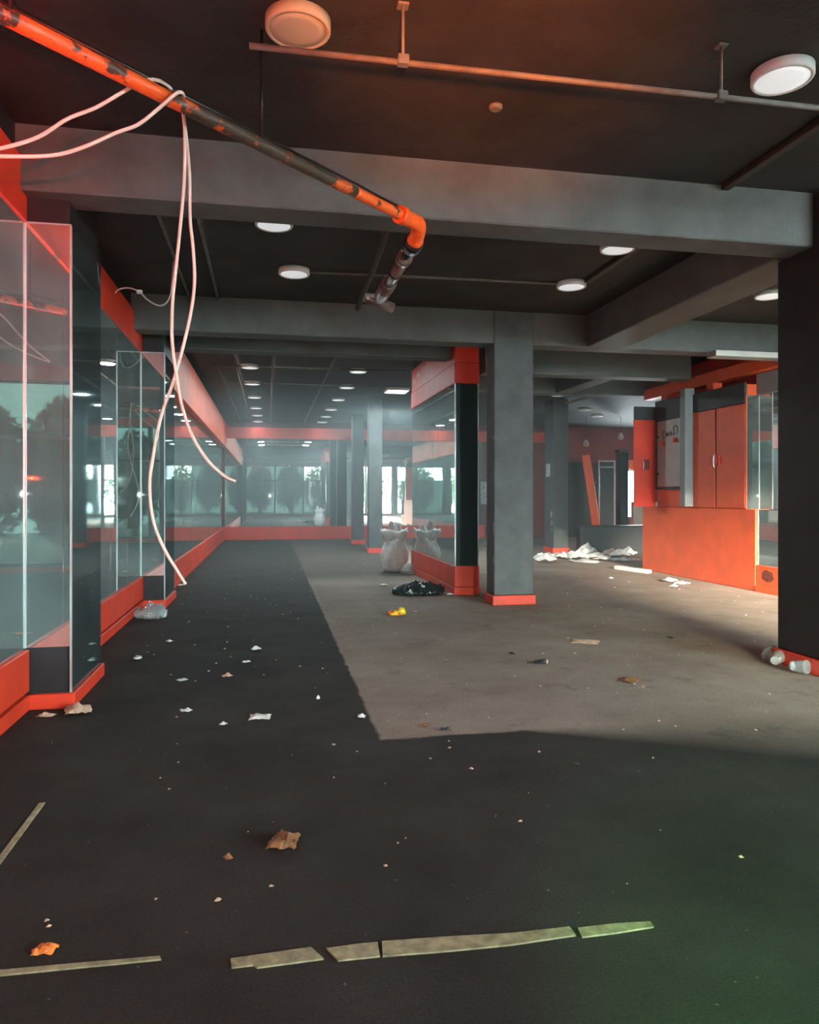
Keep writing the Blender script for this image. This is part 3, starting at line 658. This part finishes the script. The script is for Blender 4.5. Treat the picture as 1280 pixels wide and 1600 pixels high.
L_ = [
 (122, 1113, 46, 20, 'large pale brown paper scrap at the foot of the near pilaster', 'tan_paper', 'paper_scrap'),
 (73, 1119, 24, 8, 'small pale brown paper scrap beside the larger one at the near pilaster', 'tan_paper', 'paper_scrap'),
 (215, 1030, 16, 9, 'small white paper ball on the dark carpet nearest the left wall', 'paper', 'paper_scrap'),
 (400, 1016, 16, 10, 'white paper scrap on the faint line across the dark carpet', 'paper', 'paper_scrap'),
 (355, 1058, 14, 9, 'white paper scrap with a brown end in the middle of the dark carpet', 'tan_paper', 'paper_scrap'),
 (291, 1112, 17, 9, 'grey crumpled scrap on the dark carpet in front of the near pilaster', 'paper', 'paper_scrap'),
 (349, 1133, 12, 8, 'round pale pellet of paper on the dark carpet', 'paper', 'paper_scrap'),
 (406, 1122, 32, 8, 'long twisted white paper strip on the dark carpet', 'paper', 'paper_scrap'),
 (497, 1094, 7, 12, 'small upright white scrap on the dark carpet near the carpet edge', 'paper', 'paper_scrap'),
 (565, 1121, 15, 8, 'white paper scrap lying on the edge of the paler carpet', 'paper', 'paper_scrap'),
 (385, 1035, 12, 5, 'thin white sliver of paper beyond the paper with a brown end', 'paper', 'paper_scrap'),
 (285, 1063, 16, 4, 'thin flat white sliver on the dark carpet left of centre', 'paper', 'paper_scrap'),
 (445, 1319, 56, 28, 'large dry brown leaf alone on the dark floor', 'leaf', 'dry_leaf'),
 (356, 1341, 16, 9, 'small dry leaf left of the large brown leaf', 'leaf', 'dry_leaf'),
 (70, 1489, 34, 22, 'bright orange leaf beside the pale threshold strip', 'orange_leaf', 'dry_leaf'),
 (985, 1064, 30, 9, 'dark brown leaf on the paler carpet with a pale tip', 'leaf', 'dry_leaf'),
 (694, 1141, 20, 9, 'dark scrap with a white edge near the front edge of the paler carpet', 'dark_litter', 'dark_scrap'),
 (664, 1134, 18, 6, 'reddish dry leaf near the front edge of the paler carpet', 'leaf', 'dry_leaf'),
 (915, 1003, 44, 3, 'long flat tan sliver of wood on the paler carpet', 'tan_paper', 'wood_sliver'),
 (800, 1022, 10, 5, 'small dark scrap on the paler carpet beside the broad column', 'dark_litter', 'dark_scrap'),
 (1048, 910, 20, 12, 'crumpled white paper in front of the orange block', 'paper', 'paper_scrap'),
 (1066, 912, 26, 5, 'flat white paper beside the crumpled one in front of the orange block', 'paper', 'paper_scrap'),
 (1053, 917, 12, 6, 'small white paper in front of the crumpled paper by the orange block', 'paper', 'paper_scrap'),
 (955, 904, 7, 3, 'tiny white scrap in front of the white plank', 'paper', 'paper_scrap'),
 (599, 915, 13, 5, 'small white scrap left of the black bin bag', 'paper', 'paper_scrap'),
 (703, 930, 11, 6, 'small white scrap between the black bin bag and the red partition end', 'paper', 'paper_scrap'),
 (648, 956, 8, 3, 'tiny pale scrap beside the yellow wrapper', 'tan_paper', 'paper_scrap'),
 (283, 915, 12, 4, 'white scrap below the end of the lowest hanging cable', 'paper', 'paper_scrap'),
 (265, 1003, 10, 5, 'pale speck of paper beside the second pilaster', 'paper', 'paper_scrap'),
 (1048, 997, 10, 4, 'small dark scrap in the column shadow', 'dark_litter', 'dark_scrap'),
 (900, 1195, 12, 5, 'dark crumb near the front of the lit floor', 'dark_litter', 'dark_scrap'),
 (240, 1498, 1, 1, '', '', ''),
]
for k, (px, py, wp, hp, lab, m, nm) in enumerate(L_):
    if lab: crumple(px, py, wp, hp, lab, m, nm, seed=k)
# fine crumbs nobody would count
b = bmesh.new()
for k in range(420):
    x, y = R.uniform(-1.3, 7.2), R.uniform(2.6, 17)
    if 2.7 < x < 3.7 and 9.5 < y < 14.4 or 4.4 < x < 5.2 and 5.1 < y < 6: continue
    s = R.uniform(.005, .016); a = R.uniform(0, PI)
    vs = [b.verts.new((x + math.cos(a + q * PI / 2) * s * R.uniform(.5, 1.2), y + math.sin(a + q * PI / 2) * s * R.uniform(.5, 1.2), .001 + R.uniform(0, .004))) for q in range(4)]
    top = b.verts.new((x, y, .004 + s * .5))
    for q in range(4): b.faces.new((vs[q], vs[(q + 1) % 4], top))
    b.faces.new(vs[::-1])
o = obj('floor_crumbs', b, M['tan_paper'], kind='stuff'); o['label'] = 'fine crumbs and grit scattered over the carpet'; o['category'] = 'litter'

# heap of papers by the low black wall, sheet by sheet
HP = [(852, 879, 42, 20), (868, 871, 26, 10), (880, 873, 30, 12), (893, 868, 26, 9), (905, 874, 40, 18), (917, 868, 34, 20), (930, 872, 40, 12), (945, 875, 34, 8),
      (955, 869, 30, 14), (968, 870, 32, 14), (980, 868, 30, 16), (972, 876, 36, 6), (990, 876, 24, 5), (915, 878, 50, 5), (846, 872, 20, 8)]
desc = ['large white crumpled sheet at the broad column end of the paper heap', 'white sheet behind the large one at the column end of the paper heap', 'pale crumpled sheet at the foot of the grey column', 'thin white sheet just past the grey column skirting',
        'big white folded sheet in front of the tallest of the paper heap', 'tallest pointed white sheet of the paper heap', 'long white sheet right behind the middle of the paper heap', 'flat white sheet in the middle of the paper heap',
        'pale pinkish sheet beside the plastic sheet in the paper heap', 'rounded pale crumpled sheet near the orange end of the paper heap', 'domed crumpled sheet at the orange end of the paper heap', 'flat sheet in front of the domed crumpled sheet',
        'last flat sheet of the paper heap beside the orange block', 'widest flat sheet along the front of the paper heap', 'small sheet touching the broad column edge of the paper heap']
for k, ((px, py, wp, hp), lab) in enumerate(zip(HP, desc)):
    crumple(px, py, wp, hp, lab, 'tan_paper' if k in (8, 12) else 'paper', 'paper_sheet', 'paper', 'heap of papers by the low black wall', seed=50 + k, n=7, lift=1.3)
p0, p1 = at_z(964, 889), at_z(1014, 896)
dv = (p1 - p0); b = bmesh.new(); bx(b, 0, -.07, 0, dv.length, .07, .07, .006)
o = obj('white_plank', b, M['paper'], loc=(0, 0, 0)); o.location = p0; o.rotation_euler.z = math.atan2(dv.y, dv.x)
tag(o, 'white plank lying on the floor against the orange block', 'plank')

# worn spots: flaked paint and a scorched patch, each with a shape of its own
def patch(name, parent, m, x, y, z, ry, rz, seed, n=14):       # an irregular flake on a surface that faces -X
    rr = random.Random(seed); b = bmesh.new(); f = []; g = []
    for k in range(n):
        a = 2 * PI * k / n; q = rr.uniform(.8, 1.05)
        f.append(b.verts.new((x, y + ry * q * math.cos(a), z + rz * q * math.sin(a)))); g.append(b.verts.new((x - .0015, f[-1].co.y, f[-1].co.z)))
    b.faces.new(f); b.faces.new(g)
    for k in range(n): b.faces.new((f[k], f[(k + 1) % n], g[(k + 1) % n], g[k]))
    return obj(name, b, M[m], parent)
M['scorch'] = mat('scorched_paint', (.22, .045, .025), .7, var=.5, scale=30)
M['bare'] = mat('bare_plaster', (.62, .56, .52), .7, var=.1)
patch('scorch_patch', wx, 'scorch', 7.505, 10.02, .27, .15, .10, 3, 18); patch('scorch_patch', wx, 'scorch', 7.505, 9.55, .25, .10, .08, 4, 18)
for k, (y, z, ry, rz) in enumerate(((13.55, 3.78, .16, .05), (13.1, 3.82, .22, .04), (12.75, 3.80, .08, .08), (13.9, 3.7, .06, .05))): patch('paint_flake', pt, 'bare', 2.755, y, z, ry, rz, 20 + k)
for k, (y, z, ry, rz) in enumerate(((18.45, 1.02, .05, .09), (18.42, .78, .03, .07), (18.4, .6, .02, .04))): patch('paint_flake', c4, 'bare', 7.36, y, z, ry, rz, 30 + k)
for k, (z, rz) in enumerate(((1.05, .10), (.62, .06), (2.3, .03))): patch('paint_flake', maincol, 'bare', 3.03, 9.70, z, .012, rz, 40 + k)

# sacks and bags
def blob(prof, c, seg, amp, fr, seed, sq=1.0, flare=None):
    b = bmesh.new(); rings = []
    for (r, z) in prof:
        ring = []
        for k in range(seg):
            a = 2 * PI * k / seg
            nn = noise.noise(Vector((math.cos(a) * fr, math.sin(a) * fr, z * fr * 1.8 + seed)))
            q = r * (1 + amp * nn); zz = z
            if flare and z > flare: zz = z + (noise.noise(Vector((a * 1.5, seed, z))) * .5) * (z - flare) * 1.2
            ring.append(b.verts.new((c[0] + q * math.cos(a), c[1] + q * math.sin(a) * sq, max(.002, c[2] + zz))))
        rings.append(ring)
    for x, y in zip(rings, rings[1:]):
        for k in range(seg):
            f = b.faces.new((x[k], x[(k + 1) % seg], y[(k + 1) % seg], y[k])); f.smooth = True
    b.faces.new(rings[0]); b.faces.new(rings[-1]); return b
c = Vector((2.42, 14.35, 0))
sk = thing('white_sack', 'full white woven sack tied at the neck, standing against the mirrored partition', 'sack', c)
def sack(prof, c, seg, seed, amp, squash, rot=0.0, ang=1.0):
    b = bmesh.new(); rings = []
    for (r, z, q) in prof:
        ring = []
        for k in range(seg):
            a = 2 * PI * k / seg; ca, sa = math.cos(a), math.sin(a)
            nn = noise.noise(Vector((ca * 1.6, sa * 1.6, z * 3 + seed))) * amp + noise.noise(Vector((ca * 5, sa * 5, z * 7 + seed))) * amp * .45
            x = math.copysign(abs(ca) ** ang, ca) * r * (1 + nn); y = math.copysign(abs(sa) ** ang, sa) * r * q * (1 + nn)
            x, y = x * math.cos(rot) - y * math.sin(rot), x * math.sin(rot) + y * math.cos(rot)
            zz = z + (noise.noise(Vector((ca * 2.2, sa * 2.2, seed + 4))) * .09 * min(1, z * 1.4) if z > .05 else 0)
            ring.append(b.verts.new((c[0] + x + (z - .3) * .04, c[1] + y, max(.002, c[2] + zz))))
        rings.append(ring)
    for x, y in zip(rings, rings[1:]):
        for k in range(seg):
            f = b.faces.new((x[k], x[(k + 1) % seg], y[(k + 1) % seg], y[k])); f.smooth = True
    b.faces.new(rings[0]); b.faces.new(rings[-1]); return b
obj('sack_body', sack([(.13, 0, .9), (.20, .02, .9), (.235, .10, .9), (.26, .22, .9), (.265, .34, .88), (.245, .46, .85), (.215, .56, .8), (.195, .62, .75)], c, 56, 3, .22, .9), M['sack'], sk)
obj('sack_top', sack([(.19, .60, .7), (.215, .67, .6), (.25, .74, .5), (.285, .80, .40), (.29, .825, .34), (.24, .80, .25), (.12, .74, .2)], c, 56, 11, .16, .5, -.15, .8), M['sack'], sk)
obj('knot_ear', sack([(.05, .74, .6), (.075, .82, .5), (.06, .91, .5), (.045, .96, .4), (.01, .985, .3)], c + Vector((-.08, 0, 0)), 18, 5, .5, .6), M['paper'], sk)
obj('knot_ear', sack([(.05, .74, .6), (.07, .80, .5), (.07, .87, .4), (.03, .90, .3)], c + Vector((.07, .02, 0)), 18, 8, .5, .6), M['paper'], sk)
c = at_z(638, 897)
tag(obj('small_bag', blob([(.03, 0), (.12, .015), (.15, .06), (.13, .13), (.08, .18), (.05, .20)], c, 26, .45, 4, 2), M['clear_bag'], loc=c), 'small greyish plastic bag at the foot of the white sack', 'bag')
c = at_z(655, 929)
def rumple(b, c, amp, fr, fold):
    for v in b.verts:
        d = v.co - c; k = min(1, max(d.z, 0) * 14)
        n1 = noise.noise(d * fr); n2 = abs(noise.noise(d * fr * 2.3 + Vector((7, 3, 1)))); n3 = abs(noise.noise(d * fr * 4.7 + Vector((1, 9, 4))))
        v.co.z = max(.003, v.co.z + k * (n1 * amp + (n2 - .25) * fold + (n3 - .2) * fold * .5))
        v.co.x += n2 * amp * .8 * k; v.co.y += n3 * amp * .5 * k
    for f in b.faces: f.smooth = len(f.verts) < 5 and noise.noise(f.calc_center_median() * 9) > -.2
    return b
prof = [(.30, 0), (.36, .008), (.40, .03), (.395, .06), (.37, .09), (.33, .115), (.28, .135), (.22, .15), (.16, .16), (.09, .165), (.03, .168)]
bb = rumple(blob(prof, c, 110, .32, 2.0, 4, .55), c, .06, 6, .12)
tag(obj('bin_bag', bb, M['black_bag'], loc=c), 'crumpled black bin bag lying in front of the red partition end', 'bag')
c = at_z(236, 966)
bb = rumple(blob([(.12, 0), (.17, .01), (.19, .04), (.18, .08), (.15, .11), (.11, .135), (.07, .15), (.02, .155)], c, 70, .45, 2.5, 12, .7), c, .06, 9, .11)
tag(obj('plastic_bag', bb, M['clear_bag'], loc=c), 'crumpled see-through plastic bag at the foot of the second pilaster', 'bag')
c = at_z(621, 961); t = thing('snack_wrapper', 'yellow and red snack wrapper on the floor in front of the black bin bag', 'wrapper', c)
bb = blob([(.03, 0), (.05, .01), (.055, .05), (.035, .085), (.01, .095)], c + Vector((.055, .02, 0)), 20, .4, 9, 1); obj('wrapper_end', bb, M['yellow'], t)
bb = blob([(.04, 0), (.075, .01), (.06, .045), (.03, .06), (.01, .065)], c + Vector((-.05, 0, 0)), 20, .5, 9, 2, .7); obj('wrapper_end', bb, M['yellow'], t)
bb = blob([(.05, 0), (.08, .006), (.06, .016), (.02, .02)], c, 20, .3, 9, 2, .5); obj('wrapper_middle', bb, M['yellow'], t)
def cup(px, py, label, rot, h=.13, r=.055, m='clear_bag'):
    c = at_z(px, py); t = thing('plastic_cup', label, 'cup', c, 'plastic cups at the near column')
    t.location.z = r * .95
    prof = [(r * .72, 0), (r * .74, .004), (r, h), (r * 1.06, h + .003), (r * 1.06, h + .008), (r * .97, h + .006), (r * .70, .008)]
    o = obj('cup_wall', lathe(bmesh.new(), prof, (0, 0, 0), 24), M[m], t, loc=(0, 0, 0)); o.location = (0, 0, 0); o.rotation_euler = (PI / 2 - .12, 0, rot)
    o2 = obj('cup_bottom', lathe(bmesh.new(), [(r * .68, .006), (r * .68, .014), (.005, .016)], (0, 0, 0), 20), M['paper'], t, loc=(0, 0, 0)); o2.location = (0, 0, 0); o2.rotation_euler = o.rotation_euler
    return t
cup(1237, 1050, 'clear plastic cup with a white bottom lying by the near column skirting', .35)
cup(1211, 1042, 'clear plastic cup lying farther along the near column, partly squashed', 2.2)
c = at_z(1208, 1031); tag(obj('plastic_bag', blob([(.03, 0), (.08, .01), (.09, .05), (.06, .10), (.02, .13)], c, 24, .5, 6, 21), M['clear_bag'], loc=c), 'crumpled clear plastic beside the squashed cup at the near column', 'bag')
c = at_z(845, 1038); t = thing('bottle_cap', 'small dark bottle top with a pale end on the paler carpet', 'bottle top', c)
b = bmesh.new(); tube(b, [c + Vector((-.05, .01, .022)), c + Vector((.02, 0, .025)), c + Vector((.045, -.01, .025))], [.016, .022, .024], 12); obj('neck', b, M['dark_litter'], t)
b = bmesh.new(); tube(b, [c + Vector((.045, -.01, .025)), c + Vector((.06, -.012, .025))], .019, 12); obj('tip', b, M['tan_paper'], t)

# ------------------------------------------------------------------ trees outside, seen in the mirrors
def tree(x, y, h, r, label, seed):
    t = thing('tree', label, 'tree', (x, y, -.05), 'trees outside the shopfront')
    rr = random.Random(seed)
    b = bmesh.new(); tube(b, smooth_path([(x, y, -.06), (x + .05, y, h * .3), (x - .08, y + .05, h * .6), (x, y, h * .85)], 4), .12, 8); obj('trunk', b, M['bark'], t)
    b = bmesh.new()
    for k in range(1500):
        th, ph, q = rr.uniform(0, 2 * PI), math.acos(rr.uniform(-1, 1)), rr.random() ** .4
        cx, cy, cz = x + r * q * math.sin(ph) * math.cos(th), y + r * q * math.sin(ph) * math.sin(th), h * .55 + h * .48 * q * math.cos(ph)
        s = rr.uniform(.10, .22); u = Vector((rr.uniform(-1, 1), rr.uniform(-1, 1), rr.uniform(-1, 1))).normalized(); v = u.orthogonal().normalized()
        cc = Vector((cx, cy, cz)); b.faces.new([b.verts.new(cc + p_) for p_ in (u * s, v * s * .5, -u * s, -v * s * .5)])
    f = obj('foliage', b, M['foliage'], t); f['kind'] = 'stuff'
for k, (x, y, h, r, lab) in enumerate(((-.8, -9.5, 3.9, 1.15, 'bushy tree outside the glazing nearest the left wall'), (1.6, -8.6, 3.9, 1.15, 'second bushy tree outside, counted from the left wall'),
        (3.9, -9.6, 3.9, 1.15, 'third bushy tree outside, counted from the left wall'), (8.3, -12.5, 4.1, 1.7, 'tree standing alone beyond the bright glazing'), (12.6, -11, 3.9, 2.0, 'tree outside the last bright pane'))):
    tree(x, y, h, r, lab, 60 + k)
